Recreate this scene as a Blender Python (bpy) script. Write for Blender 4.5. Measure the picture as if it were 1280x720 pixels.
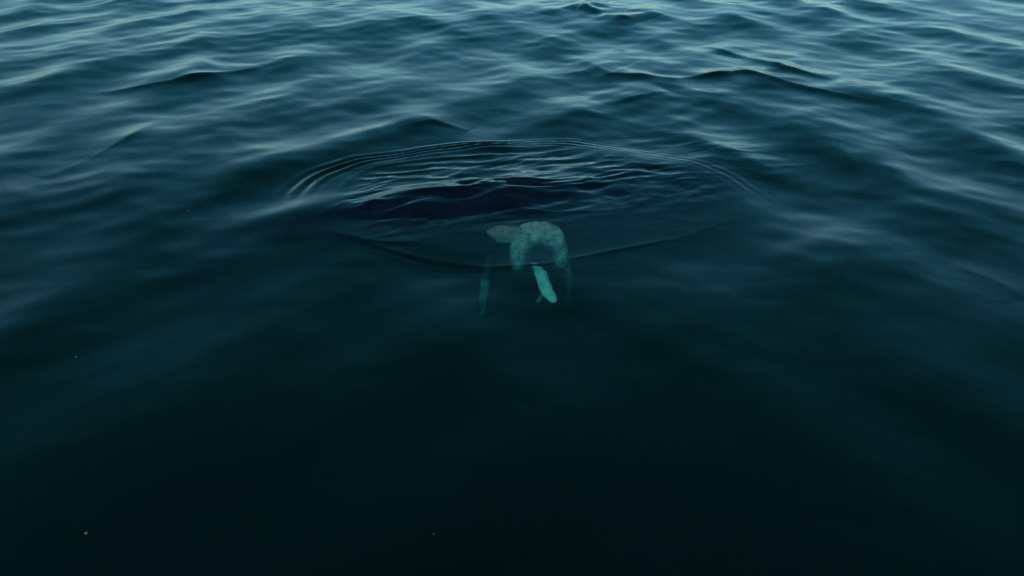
import bpy, bmesh, math, random
import numpy as np

for o in list(bpy.data.objects):
    bpy.data.objects.remove(o, do_unlink=True)
scene = bpy.context.scene
COL = scene.collection
R = math.radians

# ------------------------------------------------------------------ camera
CAM_H, PITCH, FPX = 7.0, R(33.2), 900.0          # focal length in pixels of a 1280 px wide frame
cam_d = bpy.data.cameras.new('camera')
cam_d.sensor_width = 36.0
cam_d.lens = 36.0 * FPX / 1280.0
cam_d.clip_start, cam_d.clip_end = 0.1, 20000
cam = bpy.data.objects.new('camera', cam_d)
cam.location = (0, 0, CAM_H)
cam.rotation_euler = (math.pi / 2 - PITCH, 0, 0)
COL.objects.link(cam)
scene.camera = cam

# ------------------------------------------------------------------ sky, sun, exposure
SUN_EL, SUN_AZ = R(8.0), R(192)                  # low hazy evening sun behind the boat
world = bpy.data.worlds.new('World')
scene.world = world
world.use_nodes = True
wn = world.node_tree
for n in list(wn.nodes):
    wn.nodes.remove(n)
w_out = wn.nodes.new('ShaderNodeOutputWorld')
w_bg = wn.nodes.new('ShaderNodeBackground')
w_sky = wn.nodes.new('ShaderNodeTexSky')
w_sky.sky_type = 'NISHITA'
w_sky.sun_disc = False
w_sky.sun_elevation = SUN_EL
w_sky.sun_rotation = SUN_AZ
w_sky.air_density = 0.80
w_sky.dust_density = 0.4
w_sky.ozone_density = 4.0
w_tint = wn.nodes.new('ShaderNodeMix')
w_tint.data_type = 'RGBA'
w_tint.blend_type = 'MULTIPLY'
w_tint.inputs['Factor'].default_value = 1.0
# dusk tint: rosy horizon, teal overhead, middle heights lifted to brighten the water
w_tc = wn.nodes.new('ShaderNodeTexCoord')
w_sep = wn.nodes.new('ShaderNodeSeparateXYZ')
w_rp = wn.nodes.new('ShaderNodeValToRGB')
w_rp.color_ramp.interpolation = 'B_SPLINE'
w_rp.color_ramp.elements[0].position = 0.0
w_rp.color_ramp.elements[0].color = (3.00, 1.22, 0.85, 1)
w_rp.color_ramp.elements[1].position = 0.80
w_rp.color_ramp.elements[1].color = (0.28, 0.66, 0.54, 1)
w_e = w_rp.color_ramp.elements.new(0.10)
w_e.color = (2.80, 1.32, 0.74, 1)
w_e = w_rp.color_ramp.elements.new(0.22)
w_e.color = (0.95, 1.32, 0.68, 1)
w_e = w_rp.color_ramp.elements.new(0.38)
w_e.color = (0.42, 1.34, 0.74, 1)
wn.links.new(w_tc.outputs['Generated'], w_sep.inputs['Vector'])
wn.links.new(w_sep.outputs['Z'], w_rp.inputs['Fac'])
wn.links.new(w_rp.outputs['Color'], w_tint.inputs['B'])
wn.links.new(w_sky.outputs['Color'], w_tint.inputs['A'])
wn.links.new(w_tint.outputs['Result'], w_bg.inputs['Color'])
w_bg.inputs['Strength'].default_value = 0.13
wn.links.new(w_bg.outputs['Background'], w_out.inputs['Surface'])

sun_d = bpy.data.lights.new('sun', 'SUN')
sun_d.energy = 2.0
sun_d.angle = R(14)
sun_d.color = (1.0, 0.90, 0.76)
sun = bpy.data.objects.new('sun', sun_d)
# sky azimuth is measured from +Y towards +X
sx, sy, sz = math.sin(SUN_AZ) * math.cos(SUN_EL), math.cos(SUN_AZ) * math.cos(SUN_EL), math.sin(SUN_EL)
from mathutils import Vector
sun.rotation_euler = Vector((sx, sy, sz)).to_track_quat('Z', 'Y').to_euler()
sun.location = (sx * 50, sy * 50, sz * 50 + 10)
COL.objects.link(sun)

scene.view_settings.view_transform = 'Standard'
scene.view_settings.look = 'None'
scene.view_settings.exposure = 1.08
scene.view_settings.gamma = 1.0
scene.view_settings.use_curve_mapping = False
scene.render.engine = 'CYCLES'
cy = scene.cycles
cy.use_denoising = True
cy.max_bounces = 14
cy.transmission_bounces = 10
cy.glossy_bounces = 5
cy.diffuse_bounces = 3
cy.volume_bounces = 3
cy.caustics_reflective = True
cy.caustics_refractive = True
cy.sample_clamp_indirect = 10.0

# ------------------------------------------------------------------ helpers
SP, CP = math.sin(PITCH), math.cos(PITCH)


def ray(px, py):
    u, v = (px - 640.0) / FPX, (360.0 - py) / FPX
    d = np.array([u, CP + v * SP, -SP + v * CP])
    return d / np.linalg.norm(d)


def on_water(px, py):
    """point of the calm sea level seen at a pixel of the 1280x720 photograph"""
    d = ray(px, py)
    t = -CAM_H / d[2]
    return np.array([d[0] * t, d[1] * t])


def under(px, py, depth):
    """point at a depth below the calm sea seen at a pixel through refraction"""
    d = ray(px, py)
    t = -CAM_H / d[2]
    p = np.array([0, 0, CAM_H]) + d * t
    eta = 1 / 1.333
    r = np.array([d[0] * eta, d[1] * eta, 0.0])
    r[2] = -math.sqrt(max(0.05, 1 - r[0] ** 2 - r[1] ** 2))
    return p + r * (depth / -r[2])


def link(name, me, parent=None, mats=()):
    o = bpy.data.objects.new(name, me)
    for m in mats:
        me.materials.append(m)
    COL.objects.link(o)
    if parent is not None:
        o.parent = parent
    return o


def smooth(me):
    me.polygons.foreach_set('use_smooth', np.ones(len(me.polygons), dtype=bool))
    me.update()


def interp(s, xs, ys):
    """smooth (monotone cubic) interpolation, vectorised"""
    xs, ys = np.asarray(xs, float), np.asarray(ys, float)
    h = np.diff(xs)
    dl = np.diff(ys) / h
    m = np.zeros_like(xs)
    m[1:-1] = np.where(dl[:-1] * dl[1:] > 0, 2 * dl[:-1] * dl[1:] / (dl[:-1] + dl[1:] + 1e-12), 0)
    m[0], m[-1] = dl[0], dl[-1]
    s = np.clip(s, xs[0], xs[-1])
    i = np.clip(np.searchsorted(xs, s) - 1, 0, len(xs) - 2)
    t = (s - xs[i]) / h[i]
    return ((2 * t ** 3 - 3 * t ** 2 + 1) * ys[i] + (t ** 3 - 2 * t ** 2 + t) * h[i] * m[i]
            + (-2 * t ** 3 + 3 * t ** 2) * ys[i + 1] + (t ** 3 - t ** 2) * h[i] * m[i + 1])


def sstep(a, b, x):
    t = np.clip((x - a) / (b - a), 0, 1)
    return t * t * (3 - 2 * t)


_rng = np.random.default_rng(7)
_perm = _rng.permutation(512)
_perm = np.concatenate([_perm, _perm])
_ga = _rng.uniform(0, 2 * math.pi, 512)
_gx, _gy = np.cos(_ga), np.sin(_ga)


def perlin(x, y):
    xi, yi = np.floor(x).astype(np.int64), np.floor(y).astype(np.int64)
    xf, yf = x - xi, y - yi
    u, v = xf ** 3 * (xf * (6 * xf - 15) + 10), yf ** 3 * (yf * (6 * yf - 15) + 10)

    def g(ix, iy, fx, fy):
        k = _perm[(_perm[ix & 511] + (iy & 511)) & 1023]
        return _gx[k] * fx + _gy[k] * fy
    a, b = g(xi, yi, xf, yf), g(xi + 1, yi, xf - 1, yf)
    c, d = g(xi, yi + 1, xf, yf - 1), g(xi + 1, yi + 1, xf - 1, yf - 1)
    return (a + u * (b - a)) * (1 - v) + (c + u * (d - c)) * v


# ------------------------------------------------------------------ whale body as functions (used by the sea too)
TAIL = under(262, 300, .45)[:2]
HEAD = under(930, 240, 1.9)[:2]
AX = HEAD - TAIL
WL = float(np.linalg.norm(AX))
AX = AX / WL
NX = np.array([-AX[1], AX[0]])                     # to the far side
S_ = [0, .06, .14, .24, .36, .48, .60, .72, .82, .91, .97, 1.0]
A_ = [.10, .18, .34, .72, 1.15, 1.40, 1.46, 1.36, 1.15, .85, .48, .12]
B_ = [.10, .20, .36, .66, 1.00, 1.22, 1.28, 1.20, .98, .66, .34, .08]
T_ = [-.30, -.17, -.05, .15, .29, .28, .15, -.04, -.22, -.45, -.70, -.95]


def body(s):
    return interp(s, S_, A_), interp(s, S_, B_), interp(s, S_, T_)


def whale_top(x, y):
    dx, dy = x - TAIL[0], y - TAIL[1]
    s = (dx * AX[0] + dy * AX[1]) / WL
    n = dx * NX[0] + dy * NX[1]
    a, b, t = body(s)
    q = 1 - (n / a) ** 2
    z = np.where((q > 0) & (s > 0) & (s < 1), t - b + b * np.sqrt(np.maximum(q, 0)), -9.0)
    return z, s, n


# ------------------------------------------------------------------ the sea
# the slick the whale leaves: an oval on the water
RT, RBOT, RL, RR_ = on_water(640, 181), on_water(610, 336), on_water(362, 258), on_water(965, 250)
RC = np.array([(RL[0] + RR_[0]) / 2, (RT[1] + RBOT[1]) / 2])
RA, RB = (RR_[0] - RL[0]) / 2, (RT[1] - RBOT[1]) / 2


def sea_height(x, y, spacing):
    rng = np.random.default_rng(21)
    z = np.zeros_like(x)
    ox, oy = np.zeros_like(x), np.zeros_like(x)
    # slick: the short waves die down round the whale
    e = np.sqrt(((x - RC[0]) / RA) ** 2 + ((y - RC[1]) / RB) ** 2)
    e = e * (1 + .085 * perlin(x * .33 + 3, y * .33) + .03 * perlin(x * .9, y * .9 + 7))
    calm = 1 - sstep(.75, 1.12, e)
    comps = []
    for k in range(10):                                         # swell
        comps.append((rng.uniform(6, 14), rng.uniform(.0010, .0022), rng.normal(0, .55)))
    for k in range(26):                                         # chop
        comps.append((rng.uniform(1.25, 4.3), rng.uniform(.0022, .0044), rng.normal(.88 if k % 2 else -.88, .42)))
    for k in range(34):                                         # ripples
        comps.append((rng.uniform(.5, 1.3), rng.uniform(.0008, .0019), rng.normal(.45 if k % 2 else -.45, .5)))
    gust = .75 + .55 * perlin(x * .09 + 11, y * .07 + 4) + .35 * perlin(x * .21, y * .17 + 9)
    lee = .34 + .66 * sstep(7, 18, np.hypot(x, y))              # calmer close to the boat
    for lam, steep, ang in comps:
        k = 2 * math.pi / lam
        amp = steep * lam
        dx, dy = math.sin(ang), -math.cos(ang)
        ph = rng.uniform(0, 6.283)
        w = np.clip((lam / np.maximum(spacing, 1e-4) - 3.0) / 3.0, 0, 1)
        # bent crests: a slow phase warp so that no crest runs dead straight
        warp = .9 * perlin(x / (lam * 2.6) + ph * 3, y / (lam * 2.6) + ph * 5)
        th = k * (dx * x + dy * y) + ph + warp
        if lam < 1.3:
            w = w * np.clip(gust, 0, 2) * (1 - .93 * calm)
        elif lam < 5.6:
            w = w * (1 - .80 * calm)
        else:
            w = w * (1 - .5 * calm)
        w = w * lee
        s_, c_ = np.sin(th), np.cos(th)
        z += amp * w * c_
        ch = 1.5 if lam > 1.3 else 1.0
        ox -= ch * amp * w * dx * s_
        oy -= ch * amp * w * dy * s_
    # single crests that stand out in the photograph
    for pts, hgt, wid in CRESTS:
        P = np.array([on_water(*p) for p in pts])
        best = np.full(x.shape, 1e9)
        prof = np.zeros_like(x)
        for i in range(len(P) - 1):
            ab = P[i + 1] - P[i]
            L = np.linalg.norm(ab)
            ab = ab / L
            m = ((x > min(P[i][0], P[i + 1][0]) - 4) & (x < max(P[i][0], P[i + 1][0]) + 4)
                 & (y > min(P[i][1], P[i + 1][1]) - 4) & (y < max(P[i][1], P[i + 1][1]) + 4))
            if not m.any():
                continue
            t = np.clip((x[m] - P[i][0]) * ab[0] + (y[m] - P[i][1]) * ab[1], 0, L)
            d = np.hypot(x[m] - P[i][0] - ab[0] * t, y[m] - P[i][1] - ab[1] * t)
            f = (i + t / L) / (len(P) - 1)
            # steep towards the boat, a long gentle back away from it
            sd = np.hypot(x[m], y[m]) - np.hypot(P[i][0] + ab[0] * t, P[i][1] + ab[1] * t)
            wd_ = wid * (1 + 1.6 * sstep(-.2, .35, sd))
            val = np.sin(np.clip(f, 0, 1) * math.pi) ** .7 * 1.35 * hgt * np.exp(-(np.sqrt(d * d + (.15 * wid) ** 2)) / wd_)
            sel = d < best[m]
            bm_ = best[m]
            pm_ = prof[m]
            bm_[sel] = d[sel]
            pm_[sel] = val[sel]
            best[m] = bm_
            prof[m] = pm_
        z += prof * np.clip(.9 + .9 * perlin(x * .8 + 17, y * .8), .15, 1.4)
    # the rings the whale pushes out
    ang = np.arctan2((y - RC[1]) / RB, (x - RC[0]) / RA)
    far = .05 + .95 * sstep(-.25, .55, np.sin(ang))             # strong behind, faint in front
    left = .10 + .90 * sstep(.55, -.35, np.cos(ang))
    left = left * np.clip(.85 + 1.7 * perlin(x * .6 + 40, y * .7), .05, 1.7)
    band = np.exp(-((e - .985) / .065) ** 2)
    z += .036 * far * left * band * np.cos((e - 1.0) * 2 * math.pi / (.050 + .016 * sstep(.2, -.9, np.cos(ang))))
    z += .065 * far * left * np.exp(-((e - .93) / .08) ** 2)
    z += .030 * far * np.exp(-np.abs(e - .80 - .04 * np.sin(3 * ang)) / .035) * left
    # water sliding off the back: fine streaky ripples
    zt, s, n = whale_top(x, y)
    a_ = s * WL
    near = np.exp(-(np.maximum(np.abs(n - .55) - 1.1, 0) / .8) ** 2) * sstep(.16, .30, s) * (1 - sstep(1.0, 1.18, s))
    wx = a_ + .6 * perlin(a_ * .7, n * .9 + 5)
    wy = n + .35 * perlin(a_ * .6 + 9, n * 1.1) + .10 * np.sin(a_ * 1.1)
    st = (np.abs(perlin(wx * .55, wy * 1.7)) * -.095 + np.abs(perlin(wx * .9 + 7, wy * 3.0)) * -.034
          + perlin(wx * 2.7, wy * 7.0 + 2) * .008 + perlin(wx * 5.5, wy * 12.5 + 2) * .0026)
    st2 = (perlin(x * 1.5 + .5 * y, y * 2.6) * .022 + perlin(x * 3.1 - .8 * y, y * 4.6 + 3) * .012
           + perlin(x * 6.3, y * 8.3) * .0045)
    w = np.clip((.35 / np.maximum(spacing, 1e-4) - 3.0) / 3.0, 0, 1)
    inner = 1 - sstep(.70, .88, e)
    near = near * (.25 + .75 * inner)
    z += near * st * w
    z += calm * (.2 + .8 * inner) * (.35 + .65 * sstep(.5, .9, s)) * (1 - .75 * sstep(-.6, -1.8, n)) * st2 * w
    # the tail stock, close under the surface, lifts a low swelling
    z += .13 * np.exp(-((n - .3) / 1.9) ** 2) * sstep(.05, .35, s) * (1 - sstep(.75, 1.15, s))
    z += .075 * np.exp(-((n - .25) / .60) ** 2) * sstep(-.06, .06, s) * (1 - sstep(.16, .34, s))
    # the surface domes over the back, a film a few centimetres thick, torn open in places
    film = zt + .038 + near * (st * 1.25 + .060 * perlin(wx * .8, wy * 1.9 + 20) + .025 * perlin(wx * 2.2, wy * 4.5))
    d = film - z
    sm = .10
    z = np.where(zt > -5, z + np.where(d > sm, d, np.where(d < -sm, 0, (d + sm) ** 2 / (4 * sm))), z)
    damp = 1 - .9 * calm
    return x + ox * damp, y + oy * damp, z


CRESTS = [
    ([(55, 220), (110, 195), (160, 172), (205, 140)], .05, .30),
    ([(120, 112), (210, 105), (270, 96), (325, 82)], .11, .30),
    ([(715, 70), (760, 95), (840, 100), (925, 92), (1010, 112), (1135, 138)], .13, .36),
    ([(760, 133), (800, 124), (835, 116)], .06, .24),
    ([(880, 55), (930, 70), (980, 88), (1040, 100)], .12, .34),
    ([(680, 20), (725, 8), (760, 22), (800, 30)], .16, .5),
    ([(500, 165), (545, 156), (590, 164)], .05, .24),
    ([(1040, 175), (1065, 215), (1075, 245)], .03, .30),
    ([(1190, 325), (1240, 345), (1280, 372)], .02, .30),
    ([(430, 292), (470, 308), (540, 324), (610, 334), (680, 331), (760, 314), (850, 296), (930, 268)], .013, .05),
    ([(400, 289), (430, 297), (480, 304), (530, 303)], .018, .09),
    ([(385, 285), (430, 262), (490, 248), (560, 243), (610, 248), (650, 264), (700, 268)], .035, .07),
]


def build_sea():
    fine = np.arange(-42, 42.001, .115)
    rest = np.arange(43.2, 317.5, 1.6)
    ang = np.radians(np.concatenate([fine, rest]))
    rs = [2.2]
    while rs[-1] < 72:
        rs.append(rs[-1] + max(.030, .042 * (rs[-1] / 16) ** 1.45))
    while rs[-1] < 6000:
        rs.append(rs[-1] * 1.06)
    rs = np.array(rs)
    na, nr = len(ang), len(rs)
    RR, AA = np.meshgrid(rs, ang, indexing='ij')
    step = np.gradient(rs)
    SPC = np.repeat(step[:, None], na, 1)
    dang = np.abs(np.gradient(ang))
    SPC = np.maximum(SPC, RR * dang[None, :])
    X, Y = RR * np.sin(AA), RR * np.cos(AA)
    x, y, z = sea_height(X.ravel(), Y.ravel(), SPC.ravel())
    n = na * nr
    # top sheet, then a centre vertex, then the skirt and floor that close the body of water
    deep = -45.0
    ro = (nr - 1) * na
    vs = np.empty((n + 1 + na + 1, 3))
    vs[:n, 0], vs[:n, 1], vs[:n, 2] = x, y, z
    vs[n] = (0, 0, z[:na].mean())
    vs[n + 1:n + 1 + na] = np.column_stack([x[ro:ro + na], y[ro:ro + na], np.full(na, deep)])
    vs[-1] = (0, 0, deep)
    i = np.arange(nr - 1)[:, None] * na
    j = np.arange(na)[None, :]
    j2 = (j + 1) % na
    quads = np.stack([i + j, i + j2, i + na + j2, i + na + j], -1).reshape(-1, 4)
    jj, jj2 = np.arange(na), (np.arange(na) + 1) % na
    sk = np.stack([ro + jj, ro + jj2, n + 1 + jj2, n + 1 + jj], -1)
    quads = np.concatenate([quads, sk])
    tri = np.concatenate([np.stack([np.full(na, n), jj2, jj], -1),
                          np.stack([np.full(na, len(vs) - 1), n + 1 + jj, n + 1 + jj2], -1)])
    me = bpy.data.meshes.new('sea_water')
    me.vertices.add(len(vs))
    me.vertices.foreach_set('co', vs.ravel())
    nl = quads.size + tri.size
    me.loops.add(nl)
    me.loops.foreach_set('vertex_index', np.concatenate([quads.ravel(), tri.ravel()]).astype(np.int32))
    npol = len(quads) + len(tri)
    me.polygons.add(npol)
    st = np.concatenate([np.arange(len(quads)) * 4, quads.size + np.arange(len(tri)) * 3])
    me.polygons.foreach_set('loop_start', st.astype(np.int32))
    me.update(calc_edges=True)
    me.validate()
    smooth(me)
    return me


def water_material():
    m = bpy.data.materials.new('sea_water')
    m.use_nodes = True
    nt = m.node_tree
    nt.nodes.clear()
    out = nt.nodes.new('ShaderNodeOutputMaterial')
    gl = nt.nodes.new('ShaderNodeBsdfGlass')
    gl.inputs['IOR'].default_value = 1.333
    gl.inputs['Roughness'].default_value = 0.13
    gl.inputs['Color'].default_value = (1, 1, 1, 1)
    tc = nt.nodes.new('ShaderNodeTexCoord')
    mp = nt.nodes.new('ShaderNodeMapping')
    mp.inputs['Scale'].default_value = (1, 1.3, 1)
    nz = nt.nodes.new('ShaderNodeTexNoise')
    nz.inputs['Scale'].default_value = 3.2
    nz.inputs['Detail'].default_value = 3.0
    nz.inputs['Roughness'].default_value = .55
    bp = nt.nodes.new('ShaderNodeBump')
    bp.inputs['Strength'].default_value = .10
    bp.inputs['Distance'].default_value = .05
    nt.links.new(tc.outputs['Object'], mp.inputs['Vector'])
    nt.links.new(mp.outputs['Vector'], nz.inputs['Vector'])
    nt.links.new(nz.outputs['Fac'], bp.inputs['Height'])
    nt.links.new(bp.outputs['Normal'], gl.inputs['Normal'])
    nt.links.new(gl.outputs['BSDF'], out.inputs['Surface'])
    ab = nt.nodes.new('ShaderNodeVolumeAbsorption')
    ab.inputs['Color'].default_value = (0.0, .89, .845, 1)
    ab.inputs['Density'].default_value = .90
    sc = nt.nodes.new('ShaderNodeVolumeScatter')
    sc.inputs['Color'].default_value = (.02, .64, .54, 1)
    sc.inputs['Density'].default_value = .010
    sc.inputs['Anisotropy'].default_value = .0
    ad = nt.nodes.new('ShaderNodeAddShader')
    nt.links.new(ab.outputs['Volume'], ad.inputs[0])
    nt.links.new(sc.outputs['Volume'], ad.inputs[1])
    nt.links.new(ad.outputs['Shader'], out.inputs['Volume'])
    return m


sea = link('sea_water', build_sea(), None, [water_material()])
sea['kind'] = 'structure'
sea['label'] = 'dark teal evening sea with smooth low waves'

# seabed far below, so that the water stands on something
bm = bmesh.new()
bmesh.ops.create_grid(bm, x_segments=40, y_segments=40, size=6500)
for v in bm.verts:
    v.co.z = -48 + random.Random(int(v.co.x * 7 + v.co.y)).uniform(-1.5, 1.5)
me = bpy.data.meshes.new('seabed')
bm.to_mesh(me)
bm.free()
ms = bpy.data.materials.new('sand')
ms.use_nodes = True
ms.node_tree.nodes['Principled BSDF'].inputs['Base Color'].default_value = (.12, .11, .09, 1)
ms.node_tree.nodes['Principled BSDF'].inputs['Roughness'].default_value = .95
bed = link('seabed', me, None, [ms])
bed['kind'] = 'structure'


# ------------------------------------------------------------------ the whale
def skin_material(name, dark, pale, bias, scale, rough=.28, relief=.25):
    m = bpy.data.materials.new(name)
    m.use_nodes = True
    nt = m.node_tree
    b = nt.nodes['Principled BSDF']
    tc = nt.nodes.new('ShaderNodeTexCoord')
    nz = nt.nodes.new('ShaderNodeTexNoise')
    nz.inputs['Scale'].default_value = scale
    nz.inputs['Detail'].default_value = 6
    nz.inputs['Roughness'].default_value = .65
    nz.inputs['Distortion'].default_value = .6
    rp = nt.nodes.new('ShaderNodeValToRGB')
    rp.color_ramp.elements[0].position = bias - .14
    rp.color_ramp.elements[1].position = bias + .14
    rp.color_ramp.elements[0].color = (*dark, 1)
    rp.color_ramp.elements[1].color = (*pale, 1)
    nt.links.new(tc.outputs['Object'], nz.inputs['Vector'])
    nt.links.new(nz.outputs['Fac'], rp.inputs['Fac'])
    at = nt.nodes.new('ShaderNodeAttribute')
    at.attribute_name = 'pigment_and_shade'  # skin pigment plus painted shade of the hollow and fading edges
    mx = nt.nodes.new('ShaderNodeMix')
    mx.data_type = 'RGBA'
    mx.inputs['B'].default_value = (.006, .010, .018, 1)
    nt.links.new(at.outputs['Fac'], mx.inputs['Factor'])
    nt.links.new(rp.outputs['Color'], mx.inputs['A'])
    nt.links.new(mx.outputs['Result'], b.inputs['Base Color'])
    b.inputs['Roughness'].default_value = rough
    b.inputs['IOR'].default_value = 1.08                        # wet skin against water
    n2 = nt.nodes.new('ShaderNodeTexNoise')
    n2.inputs['Scale'].default_value = 9
    n2.inputs['Detail'].default_value = 5
    bp = nt.nodes.new('ShaderNodeBump')
    bp.inputs['Strength'].default_value = relief
    bp.inputs['Distance'].default_value = .02
    nt.links.new(tc.outputs['Object'], n2.inputs['Vector'])
    nt.links.new(n2.outputs['Fac'], bp.inputs['Height'])
    nt.links.new(bp.outputs['Normal'], b.inputs['Normal'])
    return m


MAT_DARK = skin_material('whale_skin', (.0015, .005, .012), (.005, .010, .024), .55, 1.4, .45)
MAT_PALE = skin_material('flipper_skin', (.17, .18, .18), (.54, .53, .51), .50, 6.0, .5, .06)
MAT_WHITE = skin_material('flipper_tip_skin', (.50, .60, .53), (.88, .94, .88), .46, 7.0, .4, .06)


def wpt(s, n, z):
    p = TAIL + AX * (s * WL) + NX * n
    return (p[0], p[1], z)


def remesh(me, voxel, it=3):
    """fuse the overlapping shells of a mesh into one continuous skin"""
    o = bpy.data.objects.new('tmp', me)
    COL.objects.link(o)
    md = o.modifiers.new('r', 'REMESH')
    md.mode = 'VOXEL'
    md.voxel_size = voxel
    sm = o.modifiers.new('s', 'SMOOTH')
    sm.factor = .5
    sm.iterations = it
    dg = bpy.context.evaluated_depsgraph_get()
    res = bpy.data.meshes.new_from_object(o.evaluated_get(dg))
    bpy.data.objects.remove(o)
    smooth(res)
    return res


def loft(bm, rings):
    """rings: list of lists of points (equal length), closed at both ends"""
    V = [[bm.verts.new(p) for p in r] for r in rings]
    k = len(V[0])
    for a, b in zip(V[:-1], V[1:]):
        for i in range(k):
            bm.faces.new((a[i], a[(i + 1) % k], b[(i + 1) % k], b[i]))
    bm.faces.new(V[0][::-1])
    bm.faces.new(V[-1])


def blade(bm, pts, widths, thick, chord_dir, seg=14):
    """tapered fin along a chain of points; chord_dir gives the side direction at each point"""
    P = [np.array(p, float) for p in pts]
    rings = []
    for i, p in enumerate(P):
        t = P[min(i + 1, len(P) - 1)] - P[max(i - 1, 0)]
        t = t / np.linalg.norm(t)
        c = np.array(chord_dir[i] if isinstance(chord_dir, list) else chord_dir, float)
        c = c - t * c.dot(t)
        c = c / np.linalg.norm(c)
        nrm = np.cross(t, c)
        r = []
        for k in range(seg):
            q = 2 * math.pi * k / seg
            r.append(tuple(p + c * math.cos(q) * widths[i] / 2 + nrm * math.sin(q) * thick[i] / 2))
        rings.append(r)
    loft(bm, rings)


whale = bpy.data.objects.new('whale', None)
whale.location = (*wpt(.55, 0, -2.6),)
COL.objects.link(whale)
whale['label'] = 'dark whale lying just under the rippled slick with a pale mottled flipper'
whale['category'] = 'whale'
ORG = np.array(whale.location)


def attach(name, me, mat):
    me.transform(__import__('mathutils').Matrix.Translation(-Vector(ORG)))
    return link(name, me, whale, [mat])


def build_body():
    bm = bmesh.new()
    rings = []
    for s in np.concatenate([np.linspace(0, .06, 5)[:-1], np.linspace(.06, .94, 56)[:-1], np.linspace(.94, 1, 9)]):
        a, b, t = [float(q) for q in body(np.array([s]))]
        c = t - b
        r = []
        for k in range(40):
            q = 2 * math.pi * k / 40
            n, z = math.cos(q), math.sin(q)
            # throat a little fuller below, flat-topped rostrum
            zz = z * b * (1.0 if z > 0 else 1.08)
            r.append(wpt(s, n * a, c + zz))
        rings.append(r)
    loft(bm, rings)
    # flukes
    for sd in (-1, 1):
        pts, wd, th = [], [], []
        for f in np.linspace(0, 1, 9):
            pts.append(wpt(.02 - .045 * f ** 1.4, sd * 1.75 * f, -.86 - .10 * f))
            wd.append(.75 * (1 - f) ** .75 + .10)
            th.append(.17 * (1 - f) + .035)
        blade(bm, pts, wd, th, (AX[0], AX[1], 0))
    # small dorsal fin, low on the back
    blade(bm, [wpt(.30, 0, -.25), wpt(.285, 0, -.07), wpt(.27, 0, .02)], [.55, .34, .10], [.16, .10, .04], (AX[0], AX[1], 0))
    # splash guard ridge before the blowholes
    blade(bm, [wpt(.80, 0, -.20), wpt(.84, 0, -.24), wpt(.88, 0, -.34), wpt(.95, 0, -.60)], [.34, .32, .22, .10], [.16, .16, .10, .06],
          (NX[0], NX[1], 0))
    me = bpy.data.meshes.new('body')
    bmesh.ops.recalc_face_normals(bm, faces=bm.faces)
    bm.to_mesh(me)
    bm.free()
    return remesh(me, .05, 4)


attach('body', build_body(), MAT_DARK)


def shell(bm, lay, hub, hub_d, outline, bulge, pig_shade, nr=14, na=96):
    """a closed, bulging blade: outline of (pixel, depth) round a hub; pig(radius, angle) gives its dark pigment and painted shade"""
    m = len(outline)
    t0 = np.linspace(0, 1, m + 3)
    ext = np.array([(*p, d) for p, d in [outline[-1]] + outline + outline[:2]], float)
    tt = np.linspace(t0[1], t0[m + 1], na, endpoint=False)
    ol = np.column_stack([interp(tt, t0, ext[:, i]) for i in range(3)])
    wob = 1 + .016 * np.sin(np.arange(na) * .83) * np.sin(np.arange(na) * .19)
    for side in (-1, 1):
        rows = []
        for i in range(nr + 1):
            r = math.sin(i / nr * math.pi / 2)
            row = []
            for k in range(na if i else 1):
                q = ol[k]
                px, py = hub[0] + (q[0] - hub[0]) * r * wob[k], hub[1] + (q[1] - hub[1]) * r * wob[k]
                d = hub_d + (q[2] - hub_d) * r * r
                p0, p1 = under(px, py, d), under(px, py, d + .1)
                v_dir = (p1 - p0) / np.linalg.norm(p1 - p0)
                p = p0 + v_dir * side * bulge * math.sqrt(max(0, 1 - r * r))
                v = bm.verts.new(p)
                v[lay] = pig_shade(px, py, r)
                row.append(v)
            rows.append(row)
        for a_, b_ in zip(rows[:-1], rows[1:]):
            for k in range(na):
                k2 = (k + 1) % na
                if len(a_) == 1:
                    bm.faces.new((a_[0], b_[k], b_[k2]))
                else:
                    bm.faces.new((a_[k], b_[k], b_[k2], a_[k2]))


def ss(a, b, x):
    return float(sstep(a, b, np.array(x)))


def limb(bm, lay, pts, widths, thick, chord, pig_shade, seg=14, n=40, rag=1.0):
    """a slim tapered fin through (pixel, depth) points"""
    P = np.array([under(*p) for p in pts])
    t0, tt = np.linspace(0, 1, len(P)), np.linspace(0, 1, n)
    Q = np.column_stack([interp(tt, t0, P[:, i]) for i in range(3)])
    before = len(bm.verts)
    wob = 1 + rag * (.30 * perlin(tt * 7 + pts[0][0] * .37, tt * 0 + .5) + .18 * perlin(tt * 17 + pts[0][0], tt * 0 + .3))
    blade(bm, [tuple(q) for q in Q], list(interp(tt, t0, widths) * wob), list(interp(tt, t0, thick)), chord, seg)
    bm.verts.ensure_lookup_table()
    for i in range(before, len(bm.verts)):
        bm.verts[i][lay] = pig_shade((i - before) // seg / (n - 1))


def finish(bm, name):
    bmesh.ops.remove_doubles(bm, verts=bm.verts, dist=.0005)
    bmesh.ops.recalc_face_normals(bm, faces=bm.faces)
    me = bpy.data.meshes.new(name)
    bm.to_mesh(me)
    bm.free()
    smooth(me)
    return me


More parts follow.
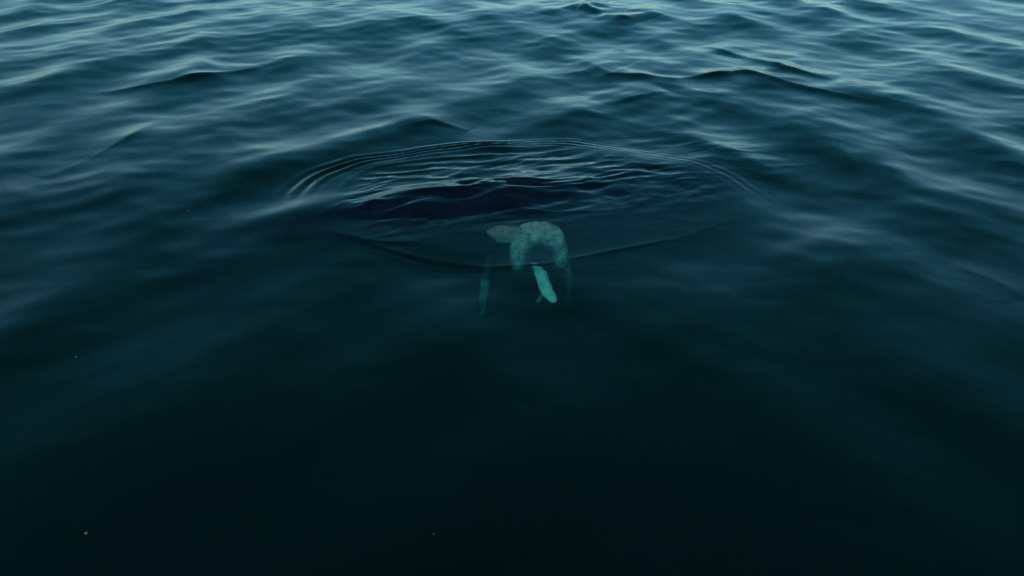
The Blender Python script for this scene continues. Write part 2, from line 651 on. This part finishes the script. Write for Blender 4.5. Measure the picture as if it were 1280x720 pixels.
def build_flipper():
    """the near flipper: a rounded, mottled paddle with the shade of a hollow painted in, its hanging edges running down into the deep"""
    bm = bmesh.new()
    lay = bm.verts.layers.float.new('pigment_and_shade')
    out = [((644, 340), 1.00), ((638, 322), .82), ((637, 304), .58), ((642, 290), .36), ((653, 281), .24), ((670, 277), .18),
           ((687, 279), .20), ((700, 286), .30), ((707, 300), .50), ((710, 318), .74), ((709, 334), 1.00), ((698, 338), 1.08),
           ((676, 336), 1.06), ((657, 339), 1.05)]

    def pig_shade(px, py, r):
        # dark skin and the hollow's shade, painted low in the middle
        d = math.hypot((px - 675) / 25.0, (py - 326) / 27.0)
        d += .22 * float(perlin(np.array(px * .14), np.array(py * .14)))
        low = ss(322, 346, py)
        return min(1, .98 * (1 - ss(.55, 1.15, d)) + .60 * low + .60 * ss(.86, 1.0, r) * (.45 + .55 * ss(290, 315, py)))  # lower part and rim darkened too, a painted fade
    shell(bm, lay, (674, 316), .62, out, .17, pig_shade)
    # the thick root towards the flank
    limb(bm, lay, [(613, 296, .36), (617, 294, .34), (626, 293, .34), (640, 293, .38), (652, 294, .44)], [.26, .44, .52, .52, .36],
         [.10, .18, .22, .22, .16], (0, .7, .7), lambda f: .72 - .35 * f, rag=.15)
    # trailing edge, its colour painted darker downwards to fade with depth
    limb(bm, lay, [(705, 322, .90), (709, 338, 1.10), (711, 354, 1.35), (709, 372, 1.65), (706, 392, 2.0)], [.16, .15, .13, .10, .04],
         [.08, .07, .06, .05, .03], (1, .1, .1), lambda f: .72 + .25 * f)
    return finish(bm, 'pectoral_fin')


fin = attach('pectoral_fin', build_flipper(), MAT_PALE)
fin['label'] = 'pale mottled flipper with the shade of a hollow painted in its middle'


def build_tip():
    bm = bmesh.new()
    lay = bm.verts.layers.float.new('pigment_and_shade')
    limb(bm, lay, [(660, 331, .80), (670, 334, .74), (676, 343, .70), (680, 353, .70), (685, 364, .72), (690, 372, .75), (693, 377, .78)],
         [.06, .14, .22, .23, .22, .19, .08], [.05, .09, .12, .12, .11, .09, .05], (1, .1, .1), lambda f: .6 * (1 - ss(.05, .30, f)) + .22 * ss(.8, 1, f))
    limb(bm, lay, [(679, 356, .80), (678, 366, .95), (674, 374, 1.1), (671, 377, 1.15)], [.05, .07, .08, .03], [.04, .04, .04, .03], (1, 0, 0),
         lambda f: .80 - .25 * f)
    return finish(bm, 'fin_tip')


tip = attach('fin_tip', build_tip(), MAT_WHITE)
tip['label'] = 'bright turquoise fin tip hanging below the rounded flipper'


def build_far():
    bm = bmesh.new()
    lay = bm.verts.layers.float.new('pigment_and_shade')

    def pig_shade(f):
        return .80 - .46 * math.exp(-((f - .42) / .07) ** 2) - .42 * math.exp(-((f - .62) / .10) ** 2) - .2 * math.exp(-((f - .95) / .06) ** 2)
    limb(bm, lay, [(613, 318, 1.2), (611, 334, 1.25), (608, 348, 1.3), (607, 360, 1.4), (605, 372, 1.5), (602, 385, 1.62), (599, 397, 1.75)],
         [.08, .13, .16, .17, .14, .09, .03], [.06, .08, .10, .09, .07, .05, .03], (1, .1, .1), pig_shade)
    return finish(bm, 'pectoral_fin')


far = attach('pectoral_fin', build_far(), MAT_PALE)
far['label'] = 'slender dim flipper hanging straight down'


# ------------------------------------------------------------------ flecks on the water
mf = bpy.data.materials.new('fleck')
mf.use_nodes = True
mf.node_tree.nodes['Principled BSDF'].inputs['Base Color'].default_value = (.10, .10, .097, 1)
mf.node_tree.nodes['Principled BSDF'].inputs['Roughness'].default_value = .7
FLECKS = [((108, 667), .030), ((97, 443), .024), ((541, 671), .016), ((238, 266), .030)]
fp = np.array([on_water(*p) for p, _ in FLECKS])
hx, hy, hz = sea_height(fp[:, 0].copy(), fp[:, 1].copy(), np.full(len(fp), .04))
for i, (p, size) in enumerate(FLECKS):
    rnd = random.Random(i + 3)
    bm = bmesh.new()
    bmesh.ops.create_icosphere(bm, subdivisions=2, radius=size / 2)
    for v in bm.verts:
        k = 1 + rnd.uniform(-.3, .3)
        v.co.x *= k
        v.co.y *= k * 1.3
        v.co.z *= .45 * k
    me = bpy.data.meshes.new('floating_fleck')
    bm.to_mesh(me)
    bm.free()
    smooth(me)
    o = link('floating_fleck', me, None, [mf])
    o.location = (hx[i], hy[i], hz[i] + size * .12)
    o.rotation_euler[2] = rnd.uniform(0, 3)
    o['label'] = 'tiny pale fleck floating alone on the dark water'
    o['category'] = 'fleck'
    o['group'] = 'pale flecks adrift on the sea'
